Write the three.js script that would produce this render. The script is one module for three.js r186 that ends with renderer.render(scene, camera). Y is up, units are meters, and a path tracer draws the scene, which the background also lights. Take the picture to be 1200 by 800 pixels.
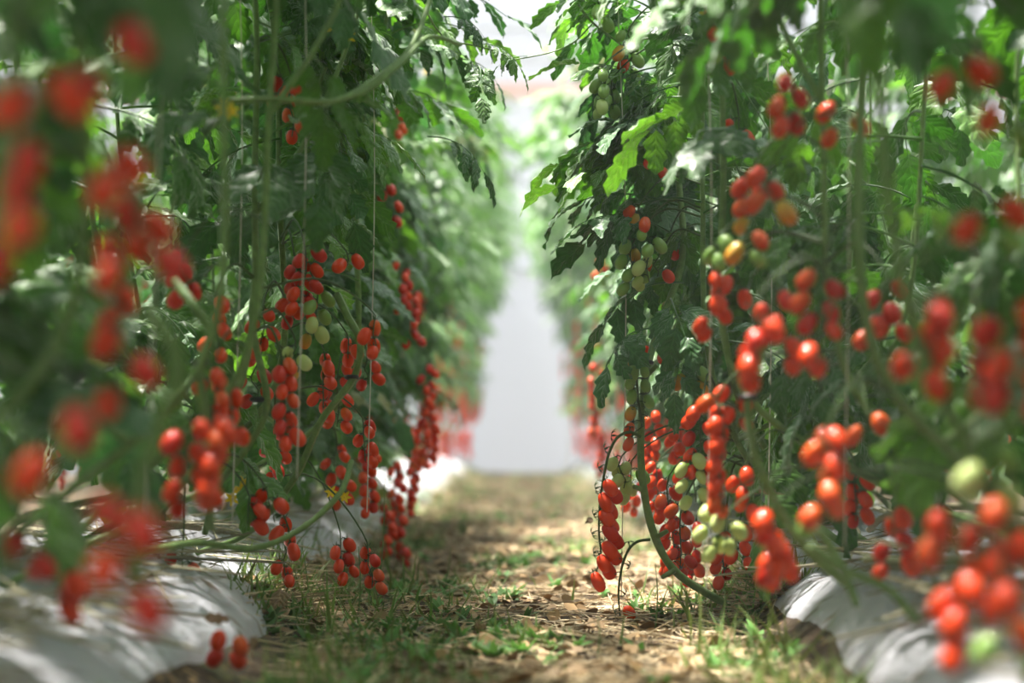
import * as THREE from 'three';
import { mergeGeometries } from 'three/addons/utils/BufferGeometryUtils.js';
import { ImprovedNoise } from 'three/addons/math/ImprovedNoise.js';

// ---------------------------------------------------------------- camera, sky, sun, exposure
const scene = new THREE.Scene();
const renderer = new THREE.WebGLRenderer({ antialias: true });
renderer.toneMapping = THREE.LinearToneMapping;
renderer.toneMappingExposure = 1.55;
renderer.shadowMap.enabled = true;

const FOCAL = 1800, HALF_H = 400, EYE = 0.37;               // pixels of the 1200 x 800 frame; metres
const camera = new THREE.PerspectiveCamera(2 * THREE.MathUtils.radToDeg(Math.atan(HALF_H / FOCAL)), 1.5, 0.05, 120);
camera.position.set(0, EYE, 0);
camera.rotation.order = 'YXZ';
camera.rotation.set(Math.atan(110 / FOCAL), Math.atan(12 / FOCAL), 0);   // the aisle vanishes at pixel (612, 510)
camera.focus = 3.12;
camera.userData.fStop = 1.5;
camera.updateMatrixWorld(true);
scene.add(camera);

// an even bright overcast sky, a little brighter overhead
{
  const W = 64, H = 32, data = new Float32Array(W * H * 4);
  for (let r = 0; r < H; r++) {
    const up = Math.sin(((r + 0.5) / H - 0.5) * Math.PI), k = up > 0 ? (1 + 1.3 * up) / 2 : 0.25;
    for (let c = 0; c < W; c++) data.set([0.93 * k, 0.98 * k, 1.06 * k, 1], (r * W + c) * 4);
  }
  const t = new THREE.DataTexture(data, W, H, THREE.RGBAFormat, THREE.FloatType);
  t.mapping = THREE.EquirectangularReflectionMapping; t.magFilter = THREE.LinearFilter; t.needsUpdate = true;
  scene.background = t; scene.environment = t;
  scene.backgroundIntensity = 1.2; scene.environmentIntensity = 1.2;
}
// sun softened by the greenhouse film, high over the far end of the shaded row
const sun = new THREE.DirectionalLight(new THREE.Color().setRGB(1.0, 0.94, 0.84), 17.0);
sun.position.set(-2.9, 13, -8.6); sun.target.position.set(0, 0, -6);
sun.castShadow = true; sun.shadow.radius = 9; sun.shadow.mapSize.set(4096, 4096);
Object.assign(sun.shadow.camera, { left: -9, right: 9, top: 9, bottom: -9, near: 0.5, far: 40 });
scene.add(sun, sun.target);
// moist greenhouse air
scene.fog = new THREE.FogExp2(new THREE.Color().setRGB(0.93, 0.97, 1.0), 0.009);

// ---------------------------------------------------------------- helpers
function rngOf(seed) { let a = seed >>> 0; return () => { a = (a + 0x6D2B79F5) >>> 0; let t = Math.imul(a ^ (a >>> 15), 1 | a); t = (t + Math.imul(t ^ (t >>> 7), 61 | t)) ^ t; return ((t ^ (t >>> 14)) >>> 0) / 4294967296; }; }
const noise3 = new ImprovedNoise();
const V = (x, y, z) => new THREE.Vector3(x, y, z);
const lerp = THREE.MathUtils.lerp, clamp = THREE.MathUtils.clamp, smooth = THREE.MathUtils.smoothstep;
const numbers = {};
function numbered(name) { const n = numbers[name] = (numbers[name] ?? -1) + 1; return n ? name + '_' + String(n).padStart(3, '0') : name; }
// a pixel of the photograph and its distance down the aisle -> a point
function at(px, py, depth) {
  const v = V((px - 600) / FOCAL, (400 - py) / FOCAL, -1).applyQuaternion(camera.quaternion);
  return v.multiplyScalar(depth / -v.z).add(camera.position);
}
function mesh(name, geometry, material, parent) {
  const m = new THREE.Mesh(geometry, material);
  m.name = name; m.castShadow = m.receiveShadow = true; if (parent) parent.add(m);
  return m;
}
function tag(o, label, category, group, kind) {
  if (label) o.userData.label = label;
  if (category) o.userData.category = category;
  if (group) o.userData.group = group;
  if (kind) o.userData.kind = kind;
  return o;
}
function geo(pos, uv, idx, col) {
  const g = new THREE.BufferGeometry();
  g.setAttribute('position', new THREE.Float32BufferAttribute(pos, 3));
  g.setAttribute('uv', new THREE.Float32BufferAttribute(uv, 2));
  if (col) g.setAttribute('color', new THREE.Float32BufferAttribute(col, 3));
  g.setIndex(idx); g.computeVertexNormals();
  return g;
}
function tube(points, r0, r1, sides = 6, segs = 0, bumpy = 0) {
  const c = new THREE.CatmullRomCurve3(points, false, 'centripetal');
  const n = segs || Math.max(2, (points.length - 1) * 3), pos = [], uv = [], idx = [];
  const P = c.getSpacedPoints(n), T = P.map((p, i) => P[Math.min(i + 1, n)].clone().sub(P[Math.max(i - 1, 0)]).normalize());
  let N = Math.abs(T[0].y) > 0.9 ? V(1, 0, 0) : V(0, 1, 0);
  let len = 0;
  for (let i = 0; i <= n; i++) {
    N = N.clone().addScaledVector(T[i], -N.dot(T[i])).normalize();
    const B = T[i].clone().cross(N), t = i / n;
    let r = lerp(r0, r1, t); if (bumpy) r *= 1 + bumpy * noise3.noise(P[i].x * 40, P[i].y * 40, P[i].z * 40 + 3);
    if (i) len += P[i].distanceTo(P[i - 1]);
    for (let k = 0; k <= sides; k++) {
      const a = k / sides * Math.PI * 2;
      const q = P[i].clone().addScaledVector(N, Math.cos(a) * r).addScaledVector(B, Math.sin(a) * r);
      pos.push(q.x, q.y, q.z); uv.push(k / sides * r * 6, len);
    }
    if (i) for (let k = 0; k < sides; k++) { const a = (i - 1) * (sides + 1) + k, b = a + sides + 1; idx.push(a, b, a + 1, a + 1, b, b + 1); }
  }
  const a0 = pos.length / 3; pos.push(P[0].x, P[0].y, P[0].z, P[n].x, P[n].y, P[n].z); uv.push(0, 0, 0, len);
  for (let k = 0; k < sides; k++) { idx.push(a0, k, k + 1); const e = n * (sides + 1) + k; idx.push(a0 + 1, e + 1, e); }
  return geo(pos, uv, idx);
}
const merge = (list) => mergeGeometries(list, false);
function texture(size, fn, srgb = true, repeat) {
  const d = new Uint8Array(size * size * 4);
  for (let y = 0; y < size; y++) for (let x = 0; x < size; x++) {
    const c = fn(x / size, y / size), i = (y * size + x) * 4;
    for (let k = 0; k < 3; k++) d[i + k] = clamp(Math.round(c[k] * 255), 0, 255);
    d[i + 3] = 255;
  }
  const t = new THREE.DataTexture(d, size, size, THREE.RGBAFormat);
  t.magFilter = THREE.LinearFilter; t.minFilter = THREE.LinearMipmapLinearFilter; t.generateMipmaps = true;
  t.wrapS = t.wrapT = THREE.RepeatWrapping; if (srgb) t.colorSpace = THREE.SRGBColorSpace;
  if (repeat) t.repeat.set(repeat, repeat); t.needsUpdate = true;
  return t;
}
// noise that tiles over the unit square
function tile(u, v, f, seed = 0) {
  const n = (a, b) => noise3.noise(a * f + seed, b * f + seed * 1.7, seed);
  const x = n(u, v) * (1 - u) * (1 - v) + n(u - 1, v) * u * (1 - v) + n(u, v - 1) * (1 - u) * v + n(u - 1, v - 1) * u * v;
  return x;
}
const lin = (r, g, b) => new THREE.Color().setRGB(r, g, b);

// ---------------------------------------------------------------- materials
const veinFn = (u, v) => {          // v runs along the midrib, u across
  const x = Math.abs(u - 0.5) * 2;
  const mid = Math.exp(-((x / 0.05) ** 2));
  const w = ((v * 6 - x * 1.6) % 1 + 1) % 1, side = Math.exp(-(((w - 0.5) / 0.09) ** 2)) * (1 - x * 0.6) * (x > 0.02 ? 1 : 0);
  return Math.max(mid, side * 0.75);
};
const leafMap = texture(256, (u, v) => {
  const k = veinFn(u, v), n = tile(u, v, 9, 2) * 0.14 + tile(u, v, 28, 5) * 0.1, b = 0.80 + n;
  return [b + k * 0.16, b + k * 0.11, b + k * 0.12];
});
const leafBump = texture(256, (u, v) => {
  const x = Math.abs(u - 0.5) * 2, k = veinFn(u, v), w = ((v * 6 - x * 1.6) % 1 + 1) % 1, pillow = Math.sin(w * Math.PI * 2 - Math.PI / 2) * 0.5 + 0.5;
  const b = 0.55 + 0.3 * (1 - pillow) - k * 0.35 + tile(u, v, 14, 8) * 0.25;
  return [b, b, b];
}, false);
function leafMaterial(name, r, g, b, through = 0.40) {
  return new THREE.MeshPhysicalMaterial({ name, color: lin(r, g, b), map: leafMap, bumpMap: leafBump, bumpScale: 0.003, roughness: 1, transmission: through, thickness: 0, clearcoat: 0.8, clearcoatRoughness: 0.38, side: THREE.DoubleSide });
}
const leafMats = [
  leafMaterial('leaf deep green', 0.060, 0.240, 0.014),
  leafMaterial('leaf green', 0.115, 0.360, 0.014),
  leafMaterial('leaf blue green', 0.065, 0.255, 0.040, 0.34),
  leafMaterial('leaf fresh green', 0.200, 0.520, 0.024, 0.50),
  leafMaterial('leaf yellowing', 0.420, 0.480, 0.050, 0.42),
];
const stemMap = texture(128, (u, v) => { const n = 0.86 + tile(u, v, 6, 3) * 0.2 + tile(u, v, 30, 4) * 0.15; return [n, n, n * 0.97]; }, true, 12);
const stemMat = new THREE.MeshPhysicalMaterial({ name: 'stem green', color: lin(0.20, 0.33, 0.095), map: stemMap, roughness: 0.55, sheen: 0.4, sheenColor: lin(0.7, 0.8, 0.6), sheenRoughness: 0.5 });
const oldStemMat = new THREE.MeshStandardMaterial({ name: 'stem old', color: lin(0.24, 0.28, 0.13), map: stemMap, roughness: 0.7 });
const dryStemMat = new THREE.MeshStandardMaterial({ name: 'stem dry', color: lin(0.46, 0.40, 0.27), map: stemMap, roughness: 0.8 });
const trussMat = new THREE.MeshStandardMaterial({ name: 'truss green', color: lin(0.085, 0.150, 0.045), map: stemMap, roughness: 0.6 });
const blackMat = new THREE.MeshStandardMaterial({ name: 'black plastic', color: lin(0.012, 0.012, 0.014), roughness: 0.45 });
const twineMat = new THREE.MeshStandardMaterial({ name: 'twine', color: lin(0.62, 0.58, 0.50), roughness: 0.8 });
const flowerMat = new THREE.MeshPhysicalMaterial({ name: 'yellow petal', color: lin(0.85, 0.62, 0.02), roughness: 1, transmission: 0.3, thickness: 0, side: THREE.DoubleSide });
const dryLeafMat = new THREE.MeshPhysicalMaterial({ name: 'dry leaf', color: lin(0.50, 0.34, 0.18), map: leafMap, bumpMap: leafBump, bumpScale: 0.004, roughness: 1, transmission: 0.15, thickness: 0, side: THREE.DoubleSide });
const fruitMat = new THREE.MeshPhysicalMaterial({ name: 'tomato skin', color: lin(1, 1, 1), vertexColors: true, roughness: 0.5, specularIntensity: 0.35, clearcoat: 0.55, clearcoatRoughness: 0.10 });

// ---------------------------------------------------------------- tomatoes
// ripeness: 'red', 'deep', 'orange', 'turning', 'pale', 'green'
const SKIN = {
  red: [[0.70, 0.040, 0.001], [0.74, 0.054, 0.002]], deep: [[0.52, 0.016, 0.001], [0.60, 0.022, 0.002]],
  orange: [[0.72, 0.12, 0.010], [0.70, 0.06, 0.010]], turning: [[0.42, 0.36, 0.04], [0.70, 0.22, 0.02]],
  pale: [[0.42, 0.52, 0.14], [0.52, 0.60, 0.24]], green: [[0.16, 0.30, 0.05], [0.27, 0.42, 0.11]],
};
function tomatoGeometry(kind, k, sides = 14, rings = 9) {
  const R = rngOf(91 + k * 7 + kind.length * 31), len = 0.0315 + R() * 0.0035, rad = 0.0116 + R() * 0.0010, egg = 0.1 + R() * 0.14;
  const pos = [], uv = [], idx = [], col = [], [a, b] = SKIN[kind];
  for (let i = 0; i <= rings; i++) {
    const t = i / rings, th = t * Math.PI, y = -len * (0.5 - 0.5 * Math.cos(th));
    let r = rad * Math.pow(Math.sin(th), 0.82) * (1 + egg * (t - 0.5)); if (t < 0.12) r *= 0.97;
    for (let s = 0; s <= sides; s++) {
      const an = s / sides * Math.PI * 2;
      pos.push(Math.cos(an) * r, y + (i === 0 ? -0.0016 : 0), Math.sin(an) * r * (0.96 + 0.04 * Math.cos(an * 2)));
      uv.push(s / sides, t);
      const m = clamp(t * 1.25 - 0.1 + 0.12 * noise3.noise(Math.cos(an) * 2, t * 3, Math.sin(an) * 2 + k), 0, 1);
      for (let c = 0; c < 3; c++) col.push(lerp(a[c], b[c], m));
    }
    if (i) for (let s = 0; s < sides; s++) { const p = (i - 1) * (sides + 1) + s, q = p + sides + 1; idx.push(p, p + 1, q, p + 1, q + 1, q); }
  }
  const g = geo(pos, uv, idx, col);
  // weld the seam's normals
  const n = g.attributes.normal;
  for (let i = 0; i <= rings; i++) { const p = i * (sides + 1), q = p + sides; const v = V(n.getX(p) + n.getX(q), n.getY(p) + n.getY(q), n.getZ(p) + n.getZ(q)).normalize(); n.setXYZ(p, v.x, v.y, v.z); n.setXYZ(q, v.x, v.y, v.z); }
  for (let s = 0; s <= sides; s++) { n.setXYZ(s, 0, 1, 0); n.setXYZ(rings * (sides + 1) + s, 0, -1, 0); }
  return g;
}
const fruitGeos = {}, fruitLow = {};
for (const kind of Object.keys(SKIN)) { fruitGeos[kind] = [0, 1, 2].map((k) => tomatoGeometry(kind, k)); fruitLow[kind] = [0, 1].map((k) => tomatoGeometry(kind, k, 8, 5)); }

// the five pointed sepals of one fruit, opening upwards from the origin (fruit hangs along -y)
const calyx = (() => {
  const pos = [], uv = [], idx = [];
  for (let s = 0; s < 5; s++) {
    const a = s / 5 * Math.PI * 2 + 0.3, dx = Math.cos(a), dz = Math.sin(a), o = pos.length / 3;
    const P = [[0.0005, 0.0002, 0.0011], [0.0045, 0.0002, 0.0014], [0.0085, 0.0025, 0.0009], [0.0105, 0.0058, 0.0001]];
    for (const [r, y, w] of P) { pos.push(dx * r - dz * w, y, dz * r + dx * w, dx * r, y + 0.0008, dz * r, dx * r + dz * w, y, dz * r - dx * w); uv.push(0, r, 0.5, r, 1, r); }
    for (let i = 0; i < 3; i++) for (let k = 0; k < 2; k++) { const p = o + i * 3 + k; idx.push(p, p + 3, p + 1, p + 1, p + 3, p + 4, p, p + 1, p + 3, p + 1, p + 4, p + 3); }
  }
  return geo(pos, uv, idx);
})();
const Y = V(0, 1, 0);
const pick = (R, list) => list[Math.floor(R() * list.length) % list.length];
// which fruit of a truss has which colour: the ones near the stem ripen first
function ripe(mix, t, R) {
  const r = R();
  if (mix === 'R') return r < 0.74 ? 'red' : r < 0.9 ? 'deep' : 'orange';
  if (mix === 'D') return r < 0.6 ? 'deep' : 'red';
  if (mix === 'O') return t + r * 0.5 < 0.55 ? 'red' : t + r * 0.5 < 0.95 ? 'orange' : r < 0.6 ? 'turning' : 'green';
  if (mix === 'T') return r < 0.3 ? 'turning' : r < 0.5 ? 'orange' : r < 0.75 ? 'pale' : 'green';
  if (mix === 'P') return r < 0.75 ? 'pale' : r < 0.9 ? 'turning' : 'green';
  return r < 0.72 ? 'green' : r < 0.95 ? 'pale' : 'turning';
}
// one hanging truss: stalk, pedicels and sepals are its mesh, each tomato a child of it
function makeTruss(plant, start, top, bottom, count, mix, R, bare = 0) {
  const o = plant.position, L = top.distanceTo(bottom), geos = [];
  const mid = start.clone().lerp(top, 0.55); mid.y = Math.max(start.y, top.y) + 0.012 + 0.1 * start.distanceTo(top) * 0.5;
  const sway = V((R() - 0.5) * 0.02, 0, (R() - 0.5) * 0.009);
  const path = [start, mid, top, top.clone().lerp(bottom, 0.35).add(sway), top.clone().lerp(bottom, 0.7).addScaledVector(sway, -0.5), bottom].map((p) => p.clone().sub(o));
  geos.push(tube(path, 0.0028, 0.0012, 5, 18));
  const hang = new THREE.CatmullRomCurve3(path.slice(2), false, 'centripetal');
  const out = top.clone().sub(start).setY(0); if (out.lengthSq() < 1e-6) out.set(0, 0, 1); out.normalize();
  const spin = R() * 0.9 - 0.45, fruits = [];
  for (let i = 0; i < count; i++) {
    const t = (i + 0.2) / count, p = hang.getPoint(Math.min(t, 1)), side = i % 2 ? 1 : -1;
    const ang = spin + side * (0.95 + R() * 0.6) + (R() < 0.15 ? 1.4 : 0);
    const dir = V(out.x * Math.cos(ang) - out.z * Math.sin(ang), 0, out.x * Math.sin(ang) + out.z * Math.cos(ang));
    const end = p.clone().addScaledVector(dir, 0.010 + R() * 0.004).add(V(0, 0.001, 0));
    const knee = p.clone().lerp(end, 0.5).add(V(0, 0.004, 0));
    geos.push(tube([p, knee, end], 0.0010, 0.0012, 4, 3));
    const down = V(dir.x * (0.5 + R() * 0.4) + (R() - 0.5) * 0.4, -1, dir.z * (0.5 + R() * 0.4) + (R() - 0.5) * 0.4).normalize();
    const q = new THREE.Quaternion().setFromUnitVectors(V(0, -1, 0), down);
    const c = calyx.clone(); c.applyMatrix4(new THREE.Matrix4().compose(end, q, V(1, 1, 1))); geos.push(c);
    if (i < bare || R() < 0.03) continue;
    fruits.push([end, q, ripe(mix, t, R), 0.9 + R() * 0.22 - (t > 0.85 ? 0.1 : 0)]);
  }
  const truss = mesh('truss', merge(geos), trussMat, plant);
  for (const [p, q, kind, s] of fruits) {
    const f = mesh('tomato', pick(R, fruitGeos[kind]), fruitMat, truss);
    f.position.copy(p); f.quaternion.copy(q); f.rotateY(R() * 6.28); f.scale.setScalar(s);
  }
  return truss;
}

// ---------------------------------------------------------------- leaves
// a lobed, toothed leaflet along +z, base at the origin, upper face +y
function leaflet(len, wide, R, rows, cols) {
  const pos = [], uv = [], idx = [], droop = 0.25 + R() * 0.55, fold = 0.12 + R() * 0.5, ph = R() * 10, twist = (R() - 0.5) * 0.7, lobes = 3 + R() * 1.4;
  for (let i = 0; i <= rows; i++) {
    const t = i / rows, saw = ((t * lobes + 0.25) % 1), tooth = 1 - 0.40 * saw * (rows > 5 ? 1 : 0.4);
    const w = wide * Math.pow(Math.sin(Math.PI * Math.pow(t * 0.985 + 0.015, 0.72)), 0.85) * tooth;
    for (let k = -cols; k <= cols; k++) {
      const a = k / cols, x = a * w, reach = rows > 5 ? Math.abs(a) * 0.10 * len * (1 - saw) : 0;
      const z = t * len * (1 - 0.13 * droop * t) + reach * (t < 0.97 ? 1 : 0);
      let y = -droop * len * t * t * 0.55 + Math.abs(x) * fold * (1 - t * 0.6) + 0.10 * wide * noise3.noise(x * 75 + ph, z * 75, ph) * (rows > 5 ? 2.6 : 1.2);
      y += -0.5 * Math.abs(a) * Math.abs(a) * w * 0.5 + x * twist * t;
      pos.push(x, y, z); uv.push(0.5 + a * 0.48, t);
    }
    const m = 2 * cols + 1;
    if (i) for (let k = 0; k < 2 * cols; k++) { const p = (i - 1) * m + k, q = p + m; idx.push(p, q, p + 1, p + 1, q, q + 1); }
  }
  return geo(pos, uv, idx);
}
function leafGeometry(seed, fine) {
  const R = rngOf(seed), L = 0.24 + R() * 0.09, rise = 0.03 + R() * 0.08, fall = 0.08 + R() * 0.13, geos = [];
  const at_ = (s) => V(Math.sin(s * 2 + seed) * 0.012, rise * s * 1.6 - fall * s * s, s * L * (1 - 0.12 * s));
  geos.push(tube([0, 0.2, 0.4, 0.6, 0.8, 1].map(at_), 0.0030, 0.0009, fine ? 5 : 3, fine ? 12 : 5));
  const put = (s, side, len, spread) => {
    const g = leaflet(len, len * (0.26 + R() * 0.09), R, fine ? 13 : 4, fine ? 2 : 1);
    const slope = Math.atan2(at_(Math.min(s + 0.05, 1)).y - at_(s - 0.05).y, 0.1 * L);
    const q = new THREE.Quaternion().setFromEuler(new THREE.Euler(-slope * 0.6 + 0.15 + R() * 0.5, side * spread, side * (0.1 + R() * 0.5), 'YXZ'));
    const stalk = 0.008 + R() * 0.012, p = at_(s), d = V(0, 0, 1).applyQuaternion(q);
    if (side) geos.push(tube([p, p.clone().addScaledVector(d, stalk * 0.5), p.clone().addScaledVector(d, stalk * 1.3)], 0.0010, 0.0008, 3, 2));
    g.applyMatrix4(new THREE.Matrix4().compose(p.addScaledVector(d, side ? stalk : 0), q, V(1, 1, 1)));
    geos.push(g);
  };
  put(1, 0, 0.105 + R() * 0.035, 0);
  for (const s of [0.36, 0.56, 0.78]) for (const side of [-1, 1]) put(s + (R() - 0.5) * 0.06, side, (s < 0.5 ? 0.085 : 0.105) * (0.8 + R() * 0.4), 0.75 + R() * 0.45);
  if (fine) for (const s of [0.46, 0.67]) put(s, R() < 0.5 ? -1 : 1, 0.035 + R() * 0.02, 1.1);
  return merge(geos);
}
const leafGeos = [], leafLow = [];
for (let k = 0; k < 10; k++) leafGeos.push(leafGeometry(100 + k * 13, true));
for (let k = 0; k < 6; k++) leafLow.push(leafGeometry(100 + k * 13, false));

// ---------------------------------------------------------------- ground
function groundHeight(x, z) {
  const bed = (c) => smooth(Math.abs(Math.abs(x) - c), 0.30, 0.46);
  const flat = Math.min(bed(0.86), bed(2.55));
  return 0.014 * noise3.noise(x * 3.1, 0, z * 3.1) + 0.009 * noise3.noise(x * 11, 4, z * 11) + 0.075 * (1 - flat);
}
const soilMap = texture(512, (u, v) => {
  const a = tile(u, v, 5, 1), b = tile(u, v, 18, 6), c = tile(u, v, 60, 9), green = smooth(a + b * 0.5, 0.05, 0.4) * 0.55;
  const straw = smooth(c + b * 0.6, 0.15, 0.45), k = 0.85 + 0.5 * c + 0.3 * b;
  const s = [lerp(0.33, 0.58, straw) * k, lerp(0.26, 0.47, straw) * k, lerp(0.18, 0.31, straw) * k];
  return [lerp(s[0], 0.26 * k, green), lerp(s[1], 0.33 * k, green), lerp(s[2], 0.13 * k, green)];
});
soilMap.repeat.set(1.3, 1.3);
const soilBump = texture(256, (u, v) => { const b = 0.5 + tile(u, v, 12, 3) * 0.35 + tile(u, v, 40, 5) * 0.4; return [b, b, b]; }, false, 3);
const soilMat = new THREE.MeshStandardMaterial({ name: 'soil and litter', map: soilMap, bumpMap: soilBump, bumpScale: 0.02, roughness: 0.95 });
{
  const pos = [], uv = [], idx = [], xs = [], zs = [];
  for (let x = -3.2; x <= 3.2001; x += Math.abs(x) < 0.6 ? 0.05 : 0.1) xs.push(x);
  for (let z = 2; z > -16; z -= z < -1.5 && z > -6 ? 0.05 : 0.16) zs.push(z);
  xs.unshift(-30); xs.push(30); zs.unshift(20); zs.push(-17, -45);
  for (const z of zs) for (const x of xs) { pos.push(x, Math.abs(x) > 5 || z < -16 || z > 3 ? 0 : groundHeight(x, z), z); uv.push(x, z); }
  for (let i = 1; i < zs.length; i++) for (let k = 0; k + 1 < xs.length; k++) { const p = (i - 1) * xs.length + k, q = p + xs.length; idx.push(p, p + 1, q, p + 1, q + 1, q); }
  const g = geo(pos, uv, idx);
  tag(mesh('ground', g, soilMat, scene), 'trampled earth path with straw litter between the tomato rows', 'ground', null, 'structure');
}
// ---------------------------------------------------------------- greenhouse shell
const FILM_END = -15.2, HALF_W = 6.2, EAVE = 3.1, RIDGE = 5.6;
const filmMat = new THREE.MeshPhysicalMaterial({ name: 'clear greenhouse film', color: lin(0.97, 0.98, 1.0), transmission: 1, thickness: 0, roughness: 0.22, ior: 1.3, side: THREE.DoubleSide });
const milkyMat = new THREE.MeshPhysicalMaterial({ name: 'milky end film', color: lin(0.44, 0.47, 0.53), transmission: 0.55, thickness: 0, roughness: 1, side: THREE.DoubleSide });
const steelMat = new THREE.MeshStandardMaterial({ name: 'galvanised steel', color: lin(0.62, 0.63, 0.65), roughness: 0.5, metalness: 0.3 });
const pinkRailMat = new THREE.MeshStandardMaterial({ name: 'pale terracotta rail', color: lin(0.80, 0.50, 0.42), roughness: 0.7 });
const roofY = (x) => EAVE + (RIDGE - EAVE) * Math.sqrt(Math.max(0, 1 - (x / HALF_W) ** 2));
{
  const roof = new THREE.Group(); roof.name = 'roof'; scene.add(roof); tag(roof, 'arched clear film roof on steel hoops over the rows', 'roof', null, 'structure');
  const N = 24, z0 = 4.0, z1 = FILM_END, bay = 2.4;
  for (let z = z0; z > z1 + 0.1; z -= bay) {
    const pos = [], uv = [], idx = [], ze = Math.max(z - bay, z1);
    for (let i = 0; i <= N; i++) { const a = Math.PI * (1 - i / N), x = Math.cos(a) * HALF_W, y = EAVE + Math.sin(a) * (RIDGE - EAVE); pos.push(x, y, z, x, y, ze); uv.push(i, 0, i, 1); if (i) { const p = (i - 1) * 2; idx.push(p, p + 2, p + 1, p + 1, p + 2, p + 3); } }
    mesh('film_panel', geo(pos, uv, idx), filmMat, roof);
    const hp = []; for (let i = 0; i <= 16; i++) { const a = Math.PI * i / 16; hp.push(V(Math.cos(a) * (HALF_W - 0.04), EAVE + Math.sin(a) * (RIDGE - EAVE - 0.04), z)); }
    mesh('hoop', tube([V(HALF_W - 0.04, 0, z), ...hp, V(-HALF_W + 0.04, 0, z)], 0.024, 0.024, 6, 60), steelMat, roof);
  }
  for (const x of [-4.2, -2.1, 0, 2.1, 4.2]) mesh('purlin', tube([V(x, roofY(x) - 0.05, z0), V(x, roofY(x) - 0.05, z1)], 0.016, 0.016, 6, 2), steelMat, roof);
  for (const s of [-1, 1]) {
    const w = mesh(s < 0 ? 'wall_left' : 'wall_right', new THREE.BoxGeometry(0.004, EAVE, z0 - z1), filmMat, scene);
    w.position.set(s * HALF_W, EAVE / 2, (z0 + z1) / 2); tag(w, 'clear film side wall of the greenhouse', 'wall', null, 'structure');
  }
  const end = new THREE.Group(); end.name = 'wall_end'; end.position.set(0, 0, z1); scene.add(end); tag(end, 'bright milky film wall closing the end of the aisle', 'wall', null, 'structure');
  const sh = new THREE.Shape(); sh.moveTo(-HALF_W, 0); for (let i = 0; i <= 24; i++) { const a = Math.PI * (1 - i / 24); sh.lineTo(Math.cos(a) * HALF_W, EAVE + Math.sin(a) * (RIDGE - EAVE)); } sh.lineTo(HALF_W, 0);
  mesh('end_film', new THREE.ShapeGeometry(sh), milkyMat, end);
  const bar = (name, w, h, x, y, m) => { const b = mesh(name, new THREE.BoxGeometry(w, h, 0.05), m, end); b.position.set(x, y, 0.05); };
  bar('rail', 11.6, 0.16, 0, 3.80, pinkRailMat);
  bar('rail', 9.6, 0.05, 0, 4.13, steelMat); bar('rail', 8.6, 0.05, 0, 4.45, steelMat); bar('rail', 12.3, 0.05, 0, 2.0, steelMat);
  for (const x of [-4.6, -2.8, -1.0, 0.9, 2.8, 4.6]) bar('post', 0.06, roofY(x) - 0.1, x, (roofY(x) - 0.1) / 2, steelMat);
}

// ---------------------------------------------------------------- plastic mulch over the planting beds
const plasticMap = texture(512, (u, v) => {
  const n = 0.90 + tile(u, v, 7, 2) * 0.10 + tile(u, v, 40, 4) * 0.05, dirt = smooth(tile(u, v, 10, 12) + tile(u, v, 34, 7) * 0.6, 0.34, 0.62) * 0.75;
  return [lerp(n * 0.93, 0.42, dirt), lerp(n * 0.93, 0.34, dirt), lerp(n * 0.95, 0.26, dirt)];
});
const plasticBump = texture(512, (u, v) => { const r = 1 - Math.abs(tile(u, v * 0.4, 16, 3)) * 2.2, s = 1 - Math.abs(tile(u * 0.5, v, 24, 9)) * 2.4, b = 0.2 + 0.4 * Math.max(r, 0) + 0.4 * Math.max(s, 0); return [b, b, b]; }, false, 2);
const plasticMat = new THREE.MeshPhysicalMaterial({ name: 'white plastic mulch', color: lin(0.72, 0.72, 0.75), map: plasticMap, bumpMap: plasticBump, bumpScale: 0.006, roughness: 0.42, clearcoat: 0.35, clearcoatRoughness: 0.3, transmission: 0.12, thickness: 0, side: THREE.DoubleSide });
plasticMat.roughness = 0.5; plasticMat.transmission = 0;
function bedHeight(u, z, s) {       // u 0..1 from the path edge outwards
  const body = Math.pow(Math.sin(Math.PI * clamp(u, 0, 1)), 0.55) * (0.125 + 0.03 * noise3.noise(z * 1.1, s * 5, 0));
  const d = z * 3 + u * 4 * s, ridge = 1 - Math.abs(noise3.noise(d * 1.3 + u * 2, u * 9, s * 3)) * 2, ridge2 = 1 - Math.abs(noise3.noise(z * 6 - u * 8, u * 5, s * 7 + 2)) * 2;
  return body + (0.026 * Math.max(ridge, 0) ** 2 + 0.016 * Math.max(ridge2, 0) ** 3 + 0.010 * Math.max(1 - Math.abs(noise3.noise(z * 2.2 + u, u * 26 + z * 1.5, s * 4)) * 2.4, 0) ** 2) * Math.sin(Math.PI * clamp(u, 0.04, 0.96)) + 0.004;
}
const bedInner = (z, s) => 0.47 + 0.045 * noise3.noise(z * 1.7, s * 9, 1);
function mulch(s, inner, width, step, label) {
  const pos = [], uv = [], idx = [], C = 56, zs = []; for (let z = -0.6; z > -15.1; z -= z > -6 ? step : step * 3) zs.push(z);
  zs.forEach((z, i) => {
    const x0 = inner(z);
    for (let k = 0; k <= C; k++) { const u = k / C, x = s * (x0 + u * width); pos.push(x, groundHeight(x, z) * 0.35 + bedHeight(u, z, s) - 0.006 * (k === 0 || k === C ? 1 : 0), z); uv.push(u * width * 1.4, z * 1.4); }
    if (i) for (let k = 0; k < C; k++) { const p = (i - 1) * (C + 1) + k, q = p + C + 1; s > 0 ? idx.push(p, p + 1, q, p + 1, q + 1, q) : idx.push(p, q, p + 1, p + 1, q, q + 1); }
  });
  return tag(mesh(numbered('mulch_sheet'), geo(pos, uv, idx), plasticMat, scene), label, 'plastic sheet', 'plastic mulch sheets over the beds');
}
mulch(-1, (z) => bedInner(z, -1), 0.82, 0.018, 'wrinkled white plastic mulch sheet covering the bed of the shaded tomato row');
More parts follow.
